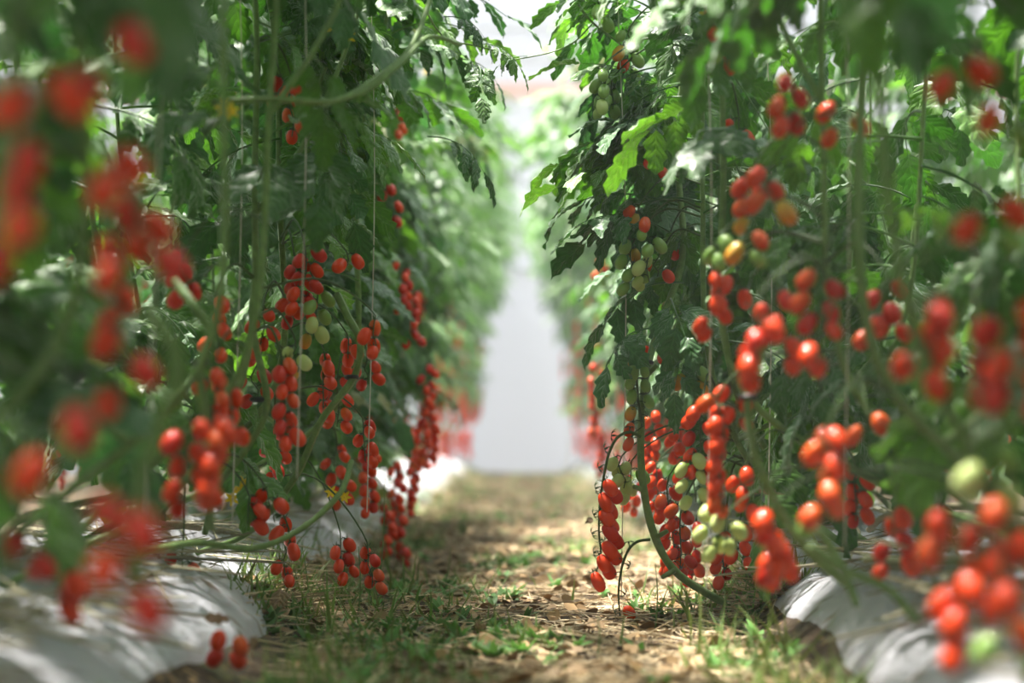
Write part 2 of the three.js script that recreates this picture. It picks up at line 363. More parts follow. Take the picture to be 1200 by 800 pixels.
mulch(1, (z) => bedInner(z, 1), 0.82, 0.018, 'wrinkled white plastic mulch sheet covering the bed of the sunlit tomato row');

// ---------------------------------------------------------------- trusses read from the photograph
// [pixel x, y of the first fruit, y of the last fruit, distance, colours, fruits, x drift in pixels]
const TRUSSES = [
  // sunlit row
  [757, 268, 330, 3.1, 'G', 9, 4], [744, 280, 338, 3.12, 'G', 8, -2], [704, 82, 132, 3.1, 'G', 12, 2], [718, 92, 128, 3.15, 'G', 8, 0], [736, 36, 70, 3.15, 'G', 6, 0], [700, 8, 24, 3.1, 'G', 4, 6], [738, 70, 84, 3.2, 'O', 3, 3],
  [729, 534, 572, 3.14, 'P', 9, 2], [740, 540, 580, 3.18, 'P', 8, -3],
  [783, 560, 668, 3.25, 'R', 16, 8], [800, 590, 672, 3.2, 'R', 13, -4], [771, 540, 600, 3.5, 'R', 10, 0], [792, 500, 560, 3.35, 'R', 12, 6], [815, 610, 680, 3.4, 'D', 10, 0],
  [840, 318, 392, 2.35, 'R', 9, -3], [862, 322, 360, 2.45, 'R', 5, 0], [846, 276, 306, 2.35, 'G', 5, -8], [874, 272, 304, 2.2, 'T', 4, 4],
  [884, 358, 452, 1.95, 'R', 9, 3], [912, 340, 432, 2.15, 'R', 11, 6], [823, 474, 560, 2.9, 'R', 12, -3], [842, 462, 600, 2.4, 'R', 16, 6], [860, 450, 520, 2.5, 'R', 8, 4],
  [873, 545, 600, 2.6, 'R', 7, 2], [838, 590, 648, 2.5, 'P', 8, 2], [853, 600, 640, 2.45, 'P', 5, -4], [808, 530, 588, 2.9, 'P', 9, 8], [812, 428, 470, 3.0, 'T', 6, 3],
  [867, 612, 660, 3.0, 'R', 8, 2], [848, 640, 680, 3.1, 'R', 7, 0], [903, 596, 678, 2.0, 'R', 12, 8], [920, 620, 680, 2.1, 'R', 8, -4], [971, 500, 618, 1.85, 'O', 12, -6], [1003, 545, 610, 2.7, 'R', 9, 0],
  [1047, 592, 672, 2.15, 'R', 9, 2], [1106, 596, 640, 1.6, 'R', 3, 0], [1155, 615, 680, 1.6, 'R', 5, 8], [1190, 620, 690, 1.55, 'R', 5, 0], [1120, 670, 764, 1.5, 'R', 10, 14], [1175, 680, 780, 1.45, 'O', 9, 6], [1163, 520, 600, 1.5, 'T', 7, 4],
  [965, 314, 388, 2.05, 'R', 9, -3], [957, 402, 428, 1.95, 'R', 3, 0], [1040, 326, 392, 2.2, 'D', 8, 0], [1026, 370, 400, 2.2, 'R', 4, 0], [1094, 340, 420, 1.6, 'R', 8, -2], [1074, 410, 450, 1.6, 'R', 3, 0], [1182, 350, 480, 1.45, 'R', 9, 4], [1148, 410, 460, 1.6, 'D', 4, 0],
  [970, 498, 528, 2.0, 'R', 4, 0], [1015, 482, 510, 2.2, 'O', 3, 0], [1117, 70, 104, 1.45, 'R', 3, 4], [985, 118, 160, 2.1, 'R', 4, 5], [928, 90, 150, 2.05, 'R', 8, -6], [1168, 100, 160, 1.45, 'O', 5, 4], [1160, 230, 280, 1.45, 'O', 5, 0], [903, 196, 248, 2.1, 'O', 7, 0],
  [848, 10, 76, 2.5, 'O', 8, 3], [866, 138, 160, 2.8, 'R', 2, 0], [767, 184, 204, 3.1, 'R', 2, 0], [750, 240, 262, 3.1, 'T', 5, 6], [884, 195, 262, 2.3, 'O', 9, 0], [770, 304, 324, 3.15, 'R', 2, 0], [784, 280, 296, 3.2, 'R', 2, 0],
  [706, 302, 330, 4.9, 'O', 4, 0], [699, 425, 512, 5.0, 'R', 12, -2], [706, 500, 556, 5.4, 'R', 9, 0], [770, 395, 420, 3.3, 'R', 4, 0], [743, 556, 600, 3.9, 'R', 10, 0], [766, 480, 540, 3.7, 'R', 9, 0],
  // shaded row
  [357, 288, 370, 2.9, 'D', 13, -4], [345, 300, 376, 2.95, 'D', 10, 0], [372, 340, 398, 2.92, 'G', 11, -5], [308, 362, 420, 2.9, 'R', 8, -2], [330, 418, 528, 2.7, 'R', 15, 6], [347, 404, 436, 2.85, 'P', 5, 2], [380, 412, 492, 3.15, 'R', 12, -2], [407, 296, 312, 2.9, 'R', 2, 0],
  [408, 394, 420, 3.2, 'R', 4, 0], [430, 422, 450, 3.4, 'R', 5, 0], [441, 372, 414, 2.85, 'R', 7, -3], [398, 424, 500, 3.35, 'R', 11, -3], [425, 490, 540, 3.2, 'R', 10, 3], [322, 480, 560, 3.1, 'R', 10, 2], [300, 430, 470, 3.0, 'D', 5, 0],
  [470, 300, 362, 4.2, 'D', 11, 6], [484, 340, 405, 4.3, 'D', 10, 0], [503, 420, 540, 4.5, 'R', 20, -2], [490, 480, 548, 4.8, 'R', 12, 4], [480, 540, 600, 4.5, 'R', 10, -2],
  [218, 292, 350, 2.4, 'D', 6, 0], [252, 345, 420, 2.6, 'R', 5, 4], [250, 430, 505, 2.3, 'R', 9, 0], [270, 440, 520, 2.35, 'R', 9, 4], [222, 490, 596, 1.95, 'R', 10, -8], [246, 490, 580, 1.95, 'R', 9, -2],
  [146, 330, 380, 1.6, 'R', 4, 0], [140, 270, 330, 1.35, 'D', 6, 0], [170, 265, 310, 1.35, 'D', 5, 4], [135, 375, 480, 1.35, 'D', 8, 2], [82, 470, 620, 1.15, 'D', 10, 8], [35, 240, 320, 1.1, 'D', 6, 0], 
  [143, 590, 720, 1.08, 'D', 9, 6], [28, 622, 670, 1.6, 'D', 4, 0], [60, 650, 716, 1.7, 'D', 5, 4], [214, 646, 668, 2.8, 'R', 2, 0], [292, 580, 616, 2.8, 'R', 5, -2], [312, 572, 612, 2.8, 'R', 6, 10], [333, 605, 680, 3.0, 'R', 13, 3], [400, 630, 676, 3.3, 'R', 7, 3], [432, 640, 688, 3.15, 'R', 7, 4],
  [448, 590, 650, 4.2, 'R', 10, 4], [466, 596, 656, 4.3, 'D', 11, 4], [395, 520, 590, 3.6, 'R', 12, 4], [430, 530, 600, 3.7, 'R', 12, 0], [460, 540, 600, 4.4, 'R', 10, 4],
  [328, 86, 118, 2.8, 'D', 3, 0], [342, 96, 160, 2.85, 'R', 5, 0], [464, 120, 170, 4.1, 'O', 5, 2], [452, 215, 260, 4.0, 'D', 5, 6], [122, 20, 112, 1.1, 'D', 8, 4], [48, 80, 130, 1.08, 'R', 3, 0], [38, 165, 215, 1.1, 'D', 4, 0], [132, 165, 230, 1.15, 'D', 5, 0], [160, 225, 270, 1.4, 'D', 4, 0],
];

// ---------------------------------------------------------------- plants
const rows = { '-1': [], '1': [] };      // near plants of each row: { group, curve, side, z }
const STEM_X = 0.46, STEP = 0.37, NEAR_END = -6.6;
function stemPath(side, z0, R, tall, over = 0.13) {
  const lean = (R() - 0.5) * 0.14, back = (R() - 0.35) * 0.9, bx = 0.66 + R() * 0.3, w = STEM_X + 0.13 * smooth(-z0, 3.4, 4.4) + (R() - 0.5) * 0.18;
  return [V(side * bx, 0.13, z0 + back), V(side * (bx - 0.08), 0.19, z0 + back * 0.6), V(side * (w + (bx - w) * 0.45), 0.22 + R() * 0.1, z0 + back * 0.25), V(side * w, 0.46, z0),
    V(side * (w - 0.02 + lean * 0.3), 0.85, z0 - 0.02), V(side * (w + lean * 0.5), 1.3, z0 + lean * 0.5), V(side * (w + over + lean), 1.85, z0 + lean), V(side * (w + over * 1.6 + lean * 1.3), tall, z0 - lean)];
}
function leafSpots(side, curve, R, from, gap, tall) {     // [position, azimuth, tilt, roll, size]
  const list = [];
  for (let y = from; y < tall; y += gap * (0.7 + R() * 0.6)) {
    const t = tOf(curve, y), p = curve.getPoint(t);
    const towards = side > 0 ? -Math.PI / 2 : Math.PI / 2;                 // to the path
    const a = R() < 0.68 ? towards + (R() - 0.5) * 2.7 : R() * 6.283;
    list.push([p, a, (R() - 0.45) * 0.8, (R() - 0.5) * 0.9, 0.62 + R() * 0.40]);
  }
  return list;
}
function tOf(curve, y) { let lo = 0.25, hi = 1; for (let i = 0; i < 14; i++) { const m = (lo + hi) / 2; curve.getPoint(m).y < y ? lo = m : hi = m; } return (lo + hi) / 2; }
const inFrameTrusses = TRUSSES.map(([x, y0, y1, d, mix, n, dx]) => ({ top: at(x, y0, d), bottom: at(x + dx, y1, d), d, mix, n: Math.max(2, Math.min(n, Math.round((y1 - y0) / FOCAL * d / (d < 1.7 && x < 600 ? 0.030 : 0.0150)))) }));
const heroSpots = [[270, 118, 2.3], [330, 116, 2.3], [388, 119, 2.35], [415, 105, 2.4], [440, 92, 2.4], [462, 74, 2.45], [482, 56, 2.5], [498, 20, 2.6], [400, 38, 2.7], [420, 420, 2.85], [385, 485, 2.85], [300, 470, 2.7], [712, 560, 3.0], [706, 640, 3.0], [748, 470, 3.05], [760, 600, 3.1], [735, 440, 3.05]].map(([x, y, d]) => at(x, y, d));
// would a leaf here hide a truss that the photograph shows?
function hidesFruit(p) {
  const eye = camera.position, d = -p.z;
  for (const t of inFrameTrusses) {
    if (d > t.d - 0.02 || d < 1.2) continue;
    const k = d / t.d, tx = lerp(eye.x, (t.top.x + t.bottom.x) / 2, k), y0 = lerp(eye.y, t.bottom.y, k), y1 = lerp(eye.y, t.top.y, k), rad = 0.042 * Math.min(1, k + 0.1);
    if (Math.abs(p.x - tx) < rad && p.y > y0 - rad && p.y < y1 + rad) return true;
  }
  if (d < 2.0 && p.y < eye.y + 0.5 * d && Math.abs(p.x - eye.x) / d * FOCAL < 340) return true;      // nothing hangs over the middle of the path here
  for (const h of heroSpots) { if (d > -h.z + 0.05) continue; const k = d / -h.z; if (Math.hypot(p.x - lerp(eye.x, h.x, k), p.y - lerp(eye.y, h.y, k)) < (h.x < 0 ? 0.055 : 0.09)) return true; }
  return false;
}
const ORDINAL = 'first second third fourth fifth sixth seventh eighth ninth tenth eleventh twelfth thirteenth fourteenth fifteenth sixteenth seventeenth eighteenth nineteenth twentieth twenty-first twenty-second twenty-third twenty-fourth twenty-fifth'.split(' ');
function nearPlant(side, z0, seed) {
  const R = rngOf(seed), tall = 2.05 + R() * 0.35, pts = stemPath(side, z0, R, tall, side > 0 ? 0.14 : z0 > -2.0 ? -0.05 : 0.24), base = pts[0].clone();
  const plant = new THREE.Group(); plant.name = numbered('tomato_plant'); plant.position.copy(base); scene.add(plant);
  const local = pts.map((p) => p.clone().sub(base)), curve = new THREE.CatmullRomCurve3(pts, false, 'centripetal');
  mesh('stem', tube(local, 0.0062 + R() * 0.002, 0.0035, 7, 46, 0.18), stemMat, plant);
  // an old runner laid along the bed
  const run = [V(0, -0.02, 0), V(side * (R() - 0.5) * 0.15, 0.05 + R() * 0.05, -0.3), V(side * (R() - 0.6) * 0.25, 0.08 + R() * 0.06, -0.6), V(side * (R() - 0.6) * 0.3, 0.06, -0.85)];
  mesh('runner', tube(run, 0.0075, 0.006, 6, 16, 0.15), R() < 0.5 ? oldStemMat : dryStemMat, plant);
  // side shoot
  const t0 = tOf(curve, 0.75 + R() * 0.4), s0 = curve.getPoint(t0), dir = V(-side * (0.10 + R() * 0.12), 0, (R() - 0.5) * 0.3);
  const shoot = [s0, s0.clone().addScaledVector(dir, 0.4).add(V(0, 0.14, 0)), s0.clone().addScaledVector(dir, 0.9).add(V(0, 0.45, 0)), s0.clone().addScaledVector(dir, 1.1).add(V(0, 0.9, 0))];
  mesh('side_shoot', tube(shoot.map((p) => p.clone().sub(base)), 0.005, 0.0025, 6, 16, 0.1), stemMat, plant);
  const sc = new THREE.CatmullRomCurve3(shoot, false, 'centripetal');
  const spots = leafSpots(side, curve, R, 0.28, 0.0175, tall);
  for (let k = 0; k < 18; k++) { const p = sc.getPoint(0.2 + 0.8 * k / 18), tw = side > 0 ? -Math.PI / 2 : Math.PI / 2; spots.push([p, tw + (R() - 0.5) * 4, (R() - 0.45) * 0.7, (R() - 0.5) * 0.8, 0.65 + R() * 0.35]); }
  // a shoot on the far side of the bed, which closes the row from behind
  const o0 = curve.getPoint(tOf(curve, 0.36)), ox = side * (0.70 + R() * 0.14), outer = [o0, V(lerp(o0.x, ox, 0.7), 0.52, z0 + 0.03), V(ox, 0.95, z0 + (R() - 0.5) * 0.2), V(ox + side * 0.03, 1.75, z0 + (R() - 0.5) * 0.2)];
  const oc = new THREE.CatmullRomCurve3(outer, false, 'centripetal'); mesh('side_shoot', tube(outer.map((p) => p.clone().sub(base)), 0.005, 0.003, 6, 18, 0.1), stemMat, plant);
  if (z0 < -1.1) for (let k = 0; k < 26; k++) { const p = oc.getPoint(0.12 + 0.88 * k / 26); p.outer = true; spots.push([p, R() * 6.28, (R() - 0.35) * 0.8, (R() - 0.5) * 0.8, 0.75 + R() * 0.4]); }
  for (const [p, a, tilt, roll, size] of spots) {
    const reach = V(Math.sin(a), -0.15, Math.cos(a)).multiplyScalar(0.17 * size).add(p), tip = V(Math.sin(a), -0.4, Math.cos(a)).multiplyScalar(0.28 * size).add(p);
    const low = side > 0 && p.y > 1.3 ? 0.3 : p.y < 0.78 && z0 > -2.9 && Math.abs(reach.x) < 0.5 ? 0.03 : p.y < 0.62 && z0 > -2.9 ? 0.12 : p.y < 0.5 ? (Math.abs(reach.x) > 0.5 ? 0.4 : 0.10) : p.y < 0.72 ? (Math.abs(reach.x) > 0.48 ? 0.9 : 0.4) : 1;
    const hang = V(Math.sin(a) * 0.6, -0.75, Math.cos(a) * 0.6).multiplyScalar(0.24 * size).add(p);
    if (p.outer && ((side > 0 && p.y > 1.3 && R() < 0.6) || hidesFruit(tip) || hidesFruit(hang))) continue;
    if (!p.outer && (R() > low || hidesFruit(reach) || hidesFruit(tip) || hidesFruit(hang) || (-tip.z < 0.75))) continue;
    const r = R(), m = leafMats[r < 0.30 ? 0 : r < 0.62 ? 1 : r < 0.85 ? 2 : r < 0.985 || z0 > -3 ? 3 : 4];
    const leaf = mesh('leaf', pick(R, leafGeos), m, plant);
    leaf.position.copy(p).sub(base); leaf.rotation.set(tilt, a, roll, 'YXZ'); leaf.scale.setScalar(size);
  }
  const entry = { group: plant, curve, side, z: z0, R, base }; rows[side].push(entry);
  return entry;
}
for (const side of [-1, 1]) { let k = 0; for (let z = -0.85; z > NEAR_END; z -= STEP, k++) nearPlant(side, z, 1000 + k * 17 + (side > 0 ? 500 : 0)); }
function nearest(side, z) { return rows[side].reduce((a, b) => Math.abs(b.z - z) < Math.abs(a.z - z) ? b : a); }
let tseed = 5000;
for (const t of inFrameTrusses) {
  const side = t.top.x < 0 ? -1 : 1, e = nearest(side, t.top.z), R = rngOf(tseed += 3);
  const s = e.curve.getPoint(tOf(e.curve, clamp(t.top.y + 0.04, 0.3, 2.1)));
  if (s.distanceTo(t.top) > 0.3) s.lerp(t.top, 1 - 0.3 / s.distanceTo(t.top));
  makeTruss(e.group, s, t.top, t.bottom, t.n, t.mix, R);
}
// trusses further down the rows, hanging on the path side
for (const side of [-1, 1]) for (const e of rows[side]) {
  if (e.z > -4.7) continue;
  const R = e.R;
  for (let y = 0.42 + R() * 0.15; y < 1.2; y += 0.28 + R() * 0.25) {
    const s = e.curve.getPoint(tOf(e.curve, y + 0.04)), top = s.clone().add(V(-side * (0.06 + R() * 0.08), -0.02, (R() - 0.5) * 0.2)), L = 0.14 + R() * 0.1;
    makeTruss(e.group, s, top, top.clone().add(V((R() - 0.5) * 0.03, -Math.min(L, top.y - 0.05), (R() - 0.5) * 0.03)), 10, y > 1.15 ? 'O' : 'R', R);
  }
}

// far plants: a few kinds, copied down the rows and into the next beds
function farPlant(side, seed, low = 0.62) {
  const R = rngOf(seed), tall = 1.95 + R() * 0.35, pts = stemPath(side, 0, R, tall, -0.20), base = pts[0].clone(), plant = new THREE.Group();
  plant.name = 'tomato_plant';
  const curve = new THREE.CatmullRomCurve3(pts, false, 'centripetal');
  mesh('stem', tube(pts.map((p) => p.clone().sub(base)), 0.0085, 0.0035, 5, 18), stemMat, plant);
  const lists = [[], [], []];
  for (const gap of [0.05, 0.09]) for (const [p, a, tilt, roll, size] of leafSpots(side, curve, R, low, gap, tall)) {
    const g = pick(R, leafLow).clone(), sz = size * (p.y < 1.25 && low > 0.5 ? 0.68 : 1);
    g.applyMatrix4(new THREE.Matrix4().compose(p.clone().sub(base).add(V((R() - 0.5) * 0.1, 0, (R() - 0.5) * 0.2)), new THREE.Quaternion().setFromEuler(new THREE.Euler(tilt, a, roll, 'YXZ')), V(sz, sz, sz)));
    lists[Math.floor(R() * 3)].push(g);
  }
  lists.forEach((l, k) => { mesh('foliage', merge(l), leafMats[[0, 1, 3][k]], plant).userData.kind = 'stuff'; });
  for (let y = 0.40; y < 1.25; y += 0.22 + R() * 0.16) {
    const p = curve.getPoint(tOf(curve, y)).sub(base).add(V(-side * (0.08 + R() * 0.08), 0, (R() - 0.5) * 0.25)), geos = [], n = 12, L = Math.min(0.13 + R() * 0.1, y - 0.08);
    for (let i = 0; i < n; i++) {
      const g = pick(R, fruitLow[ripe(y > 1.1 ? 'O' : 'R', i / n, R)]).clone(), d = i % 2 ? 1 : -1;
      g.applyMatrix4(new THREE.Matrix4().compose(V(p.x + (R() - 0.5) * 0.02, p.y - i / n * L, p.z + d * 0.013), new THREE.Quaternion().setFromEuler(new THREE.Euler(d * 0.4, R() * 6, (R() - 0.5) * 0.6)), V(1, 1, 1))); geos.push(g);
    }
    mesh('truss', merge(geos), fruitMat, plant).userData.kind = 'stuff';
  }
  return [plant, base];
}
const farKinds = { '-1': [0, 1, 2, 3].map((k) => farPlant(-1, 7000 + k * 11)), '1': [0, 1, 2, 3].map((k) => farPlant(1, 7100 + k * 11)), '-2': [0, 1, 2, 3].map((k) => farPlant(-1, 7200 + k * 11, 0.28)), '2': [0, 1, 2, 3].map((k) => farPlant(1, 7300 + k * 11, 0.28)) };
function putFar(side, k, x, z, label, group) {
  const [proto, base] = farKinds[side][k % 4], c = proto.clone(); c.name = numbered('tomato_plant');
  c.position.set(base.x + x, base.y, base.z + z); c.scale.setScalar(0.95 + ((k * 37) % 10) / 80); scene.add(c);
  tag(c, label, 'tomato plant', group);
}
{
  let k = 0;
  for (const side of [-1, 1]) {
    const name = side < 0 ? 'shaded' : 'sunlit';
    for (let z = NEAR_END - 0.1; z > -14.7; z -= 0.36, k += 3) putFar(side, k, ((k * 29) % 10) / 100 - 0.05 + side * 0.16, z, `hazy tomato plant, ${ORDINAL[Math.floor((z + 14.7) / 0.36)]} of the ${name} row from the end wall`, `far plants of the ${name} row`);
    for (let z = 3.4; z > -14.5; z -= 0.42, k += 5) putFar(side * 2, k, side * 1.3, z, `tomato plant in the next bed, behind the ${name} row`, `plants behind the ${name} row`);
    for (let z = 3.2; z > -14.5; z -= 0.6, k += 5) putFar(side * 2, k, side * 2.6, z, `tomato plant two beds behind the ${name} row`, `plants two beds behind the ${name} row`);
    for (let z = 3.4; z > -0.6; z -= 0.4, k += 3) putFar(side, k, side * 0.06, z, `tomato plant of the ${name} row standing before the path start`, `start of the ${name} row`);
  }
}

// ---------------------------------------------------------------- the bent bare stem in focus, with its own trusses
{
  const P = [[1010, 700, 3.0], [960, 692, 3.05], [905, 712, 3.12], [872, 716, 3.14], [832, 697, 3.14], [790, 668, 3.13], [768, 630, 3.12], [754, 570, 3.12], [751, 505, 3.12], [757, 440, 3.13], [770, 390, 3.16], [800, 300, 3.2], [795, 200, 3.22], [800, 60, 3.22], [790, -60, 3.22]].map(([x, y, d]) => at(x, y, d));
  const base = P[0].clone(), plant = new THREE.Group(); plant.name = numbered('tomato_plant'); plant.position.copy(base); scene.add(plant);
  tag(plant, 'tomato plant with thick bent bare stem and long red truss hanging to the grass', 'tomato plant');
  const geos = [tube(P.map((p) => p.clone().sub(base)), 0.0088, 0.0062, 9, 90, 0.14)];
  for (const [x, y, ex, ey] of [[754, 574, 743, 570], [768, 630, 782, 622], [790, 668, 776, 676], [757, 440, 770, 428]]) { const a = at(x, y, 3.12).sub(base), b = at(ex, ey, 3.1).sub(base); geos.push(tube([a, a.clone().lerp(b, 0.5), b], 0.006, 0.0045, 7, 4)); }
  mesh('stem', merge(geos), stemMat, plant);
  const R = rngOf(42);
  // a truss along a drawn stalk: fruits given by pixel
  const drawn = (stalk, fruits, calyxAt, d, name = 'truss') => {
    const path = stalk.map(([x, y, dd]) => at(x, y, dd ?? d).sub(base)), g = [tube(path, 0.0032, 0.0016, 6, 30)], list = [], c3 = new THREE.CatmullRomCurve3(path, false, 'centripetal');
    const sp = c3.getSpacedPoints(80);
    const near = (q) => sp.reduce((a, b) => b.distanceToSquared(q) < a.distanceToSquared(q) ? b : a);
    for (const [x, y, tx, ty, kind, dd] of fruits) {
      const a = at(x, y, (dd ?? d)).sub(base), b = at(tx, ty, (dd ?? d) - 0.006).sub(base), q = new THREE.Quaternion().setFromUnitVectors(V(0, -1, 0), b.clone().sub(a).normalize()), n = near(a);
      g.push(tube([n, n.clone().lerp(a, 0.5).add(V(0, 0.003, 0)), a], 0.0012, 0.0013, 4, 4));
      const c = calyx.clone(); c.applyMatrix4(new THREE.Matrix4().compose(a, q, V(1.3, 1.3, 1.3))); g.push(c);
      list.push([a, q, kind, a.distanceTo(b) / 0.033]);
    }
    for (const [x, y, dx, dy] of calyxAt) {
      const a = at(x + dx, y + dy, d).sub(base), n = near(at(x, y, d).sub(base)), q = new THREE.Quaternion().setFromUnitVectors(V(0, -1, 0), a.clone().sub(n).normalize());
      g.push(tube([n, n.clone().lerp(a, 0.5).add(V(0, 0.002, 0)), a], 0.0011, 0.0012, 4, 3));
      const c = calyx.clone(); c.applyMatrix4(new THREE.Matrix4().compose(a, q, V(1.5, 1.5, 1.5))); g.push(c);
    }
    const t = mesh(name, merge(g), trussMat, plant);
    for (const [p, q, kind, s] of list) { const f = mesh('tomato', pick(R, fruitGeos[kind]), fruitMat, t); f.position.copy(p); f.quaternion.copy(q); f.rotateY(R() * 6); f.scale.set(Math.min(s, 1.12), s, Math.min(s, 1.12)); }
  };
  // long red truss
  const red = [[709, 562, 722, 582], [704, 577, 715, 600], [704, 597, 718, 617], [707, 614, 724, 634], [707, 634, 722, 654], [702, 650, 714, 671], [695, 670, 706, 692]];
  drawn([[751, 512], [738, 506], [724, 512], [714, 530], [708, 556], [703, 590], [702, 625], [704, 650], [698, 672]],
    [...red.map((r, i) => [...r, i === 3 ? 'deep' : 'red', 3.05]), ...red.slice(0, 6).map(([a, b, c, e], i) => [a + 6, b + 9, c + 5, e + 8, i % 3 ? 'red' : 'deep', 3.085])],
    [[724, 512, -8, -2], [717, 524, -9, 2], [710, 545, -9, 3], [706, 570, -9, 2], [703, 600, -8, 3], [702, 622, -9, 3], [704, 645, -9, 2], [738, 506, 0, -7]], 3.07);
  // dark truss that has dropped its fruit
  drawn([[762, 632], [748, 634], [738, 642], [730, 660], [725, 690], [726, 715], [728, 734]], [], [[738, 642, -2, -8], [732, 655, -8, -2], [728, 670, -9, 2], [725, 692, 8, 4], [726, 712, -7, 4], [730, 660, 8, 3]], 3.08);
  // green truss standing along the stem
  drawn([[753, 500], [748, 470], [746, 440], [744, 412]],
    [[736, 422, 729, 436, 'turning'], [744, 428, 738, 448, 'green'], [742, 440, 736, 456, 'green'], [742, 456, 739, 474, 'green'], [742, 476, 736, 492, 'turning'], [754, 428, 757, 442, 'green'], [755, 444, 758, 460, 'green'], [757, 462, 763, 478, 'green'], [741, 495, 734, 511, 'orange'], [740, 512, 733, 528, 'orange']],
    [[746, 440, -10, -2], [748, 470, -11, -2], [748, 470, 10, 2], [745, 425, 9, -4], [750, 486, 9, 2], [749, 480, -11, -1], [746, 452, -10, -2]], 3.09);
  for (const [x, y, d, a, tilt, roll, s, m, k] of [
    [800, 330, 3.15, -2.0, 0.2, 0.2, 0.8, 2, 0], [798, 280, 3.18, -1.2, -0.1, 0.1, 0.85, 2, 1], [795, 240, 3.15, -1.9, 0.1, -0.2, 0.95, 2, 2], [797, 215, 3.2, -1.4, -0.3, 0.2, 1.0, 3, 3], [798, 180, 3.2, -1.7, -0.2, 0.1, 1.0, 3, 4],
    [800, 120, 3.2, -1.5, -0.35, 0.0, 0.9, 3, 5], [800, 100, 3.2, -2.3, 0.1, 0.2, 0.9, 1, 6], [770, 385, 3.12, -0.9, 0.5, 0.1, 0.7, 2, 7], [785, 350, 3.1, 0.1, 0.4, 0.3, 0.75, 2, 8], [812, 400, 3.1, -0.4, 0.6, 0.1, 0.7, 2, 1], [806, 460, 3.08, 0.4, 0.7, 0.1, 0.55, 2, 3],
    [800, 50, 3.2, -1.3, -0.2, 0.2, 0.9, 1, 2], [798, 150, 3.2, -0.8, 0.0, 0.3, 0.85, 2, 9], [800, 20, 3.2, -1.9, -0.1, 0.1, 0.9, 0, 4], [797, 190, 3.2, -2.6, 0.2, -0.1, 0.85, 0, 5]]) {
    const l = mesh('leaf', leafGeos[k], leafMats[m], plant); l.position.copy(at(x, y, d)).sub(base); l.rotation.set(tilt, a, roll, 'YXZ'); l.scale.setScalar(s);
  }
}
// more hand-drawn stems: [plant side, depth, points, radius, material]
const STEMS = [
  [-1, 2.5, [[248, 120, 2.35], [320, 116, 2.35], [388, 119, 2.4], [440, 92, 2.5], [478, 60, 2.6], [500, 12, 2.7], [512, -30, 2.75]], 0.0055, stemMat],
  [-1, 2.5, [[384, 120, 2.4], [430, 106, 2.45], [470, 74, 2.5], [500, 44, 2.6], [540, 52, 2.8]], 0.0045, stemMat],
  [-1, 2.9, [[395, 345, 2.95], [408, 372, 2.92], [422, 400, 2.9], [416, 440, 2.9], [400, 462, 2.9], [378, 490, 2.9], [345, 560, 2.95], [290, 625, 3.0], [230, 648, 3.05]], 0.0075, stemMat],
  [-1, 2.8, [[302, 300, 2.8], [296, 380, 2.75], [312, 480, 2.75], [285, 530, 2.75], [255, 570, 2.8], [240, 625, 2.85]], 0.0070, stemMat],
  [-1, 2.6, [[165, 648, 2.5], [230, 636, 2.6], [300, 642, 2.7], [355, 618, 2.75], [400, 575, 2.8], [412, 540, 2.85]], 0.0065, stemMat],
  [-1, 2.2, [[205, 330, 2.2], [228, 360, 2.15], [246, 390, 2.15], [235, 430, 2.1], [240, 520, 2.1], [248, 620, 2.2]], 0.0070, stemMat],
  [-1, 1.6, [[170, 360, 1.5], [200, 400, 1.5], [208, 440, 1.5], [190, 490, 1.5], [165, 560, 1.5], [160, 700, 1.5]], 0.0070, stemMat],
  [1, 2.3, [[905, 380, 2.2], [885, 430, 2.2], [876, 470, 2.2], [884, 530, 2.2], [905, 580, 2.2], [950, 650, 2.25], [1000, 690, 2.25]], 0.0070, stemMat],
  [1, 2.1, [[948, 640, 2.0], [990, 668, 2.0], [1040, 690, 2.0], [1075, 728, 2.0]], 0.0070, stemMat],
  [1, 2.1, [[960, 620, 2.1], [985, 660, 2.08], [1005, 710, 2.05]], 0.0070, stemMat],
  [1, 2.2, [[1010, 655, 2.2], [1090, 660, 2.2], [1150, 650, 2.2], [1230, 600, 2.2]], 0.0065, oldStemMat],
  [1, 3.2, [[668, -10, 3.15], [690, 22, 3.15], [722, 48, 3.18], [750, 70, 3.2]], 0.0028, stemMat],
  [1, 3.2, [[694, 28, 3.15], [672, 50, 3.12], [650, 60, 3.1], [625, 66, 3.1], [602, 70, 3.1]], 0.0016, stemMat],
  [-1, 2.9, [[498, 10, 2.8], [512, 34, 2.95], [528, 48, 3.05], [560, 54, 3.1], [582, 60, 3.1]], 0.0020, stemMat],
];
for (const [side, d, pts, r, m] of STEMS) {
  const e = nearest(side, -d), P = pts.map(([x, y, dd]) => at(x, y, dd).sub(e.base));
  mesh(r < 0.003 ? 'tendril' : 'side_stem', tube(P, r, r * 0.8, 7, 34, 0.15), m, e.group);
}
// leaves on the thin shoots reaching over the path
for (const [x, y, d, side, a, s, m] of [[545, 46, 3.1, -1, 1.9, 0.30, 3], [560, 52, 3.1, -1, 1.5, 0.42, 3], [556, 80, 3.3, -1, 0.2, 0.5, 1], [618, 66, 3.1, 1, -1.6, 0.24, 2], [500, 160, 2.9, -1, 1.8, 0.55, 2], [520, 20, 3.0, -1, 1.4, 0.4, 2], [530, 70, 3.4, -1, 1.3, 0.5, 1]]) {
  const e = nearest(side, -d), l = mesh('leaf', leafGeos[Math.round(x) % 10], leafMats[m], e.group); l.position.copy(at(x, y, d)).sub(e.base); l.rotation.set(0.25, a, 0, 'YXZ'); l.scale.setScalar(s);
}
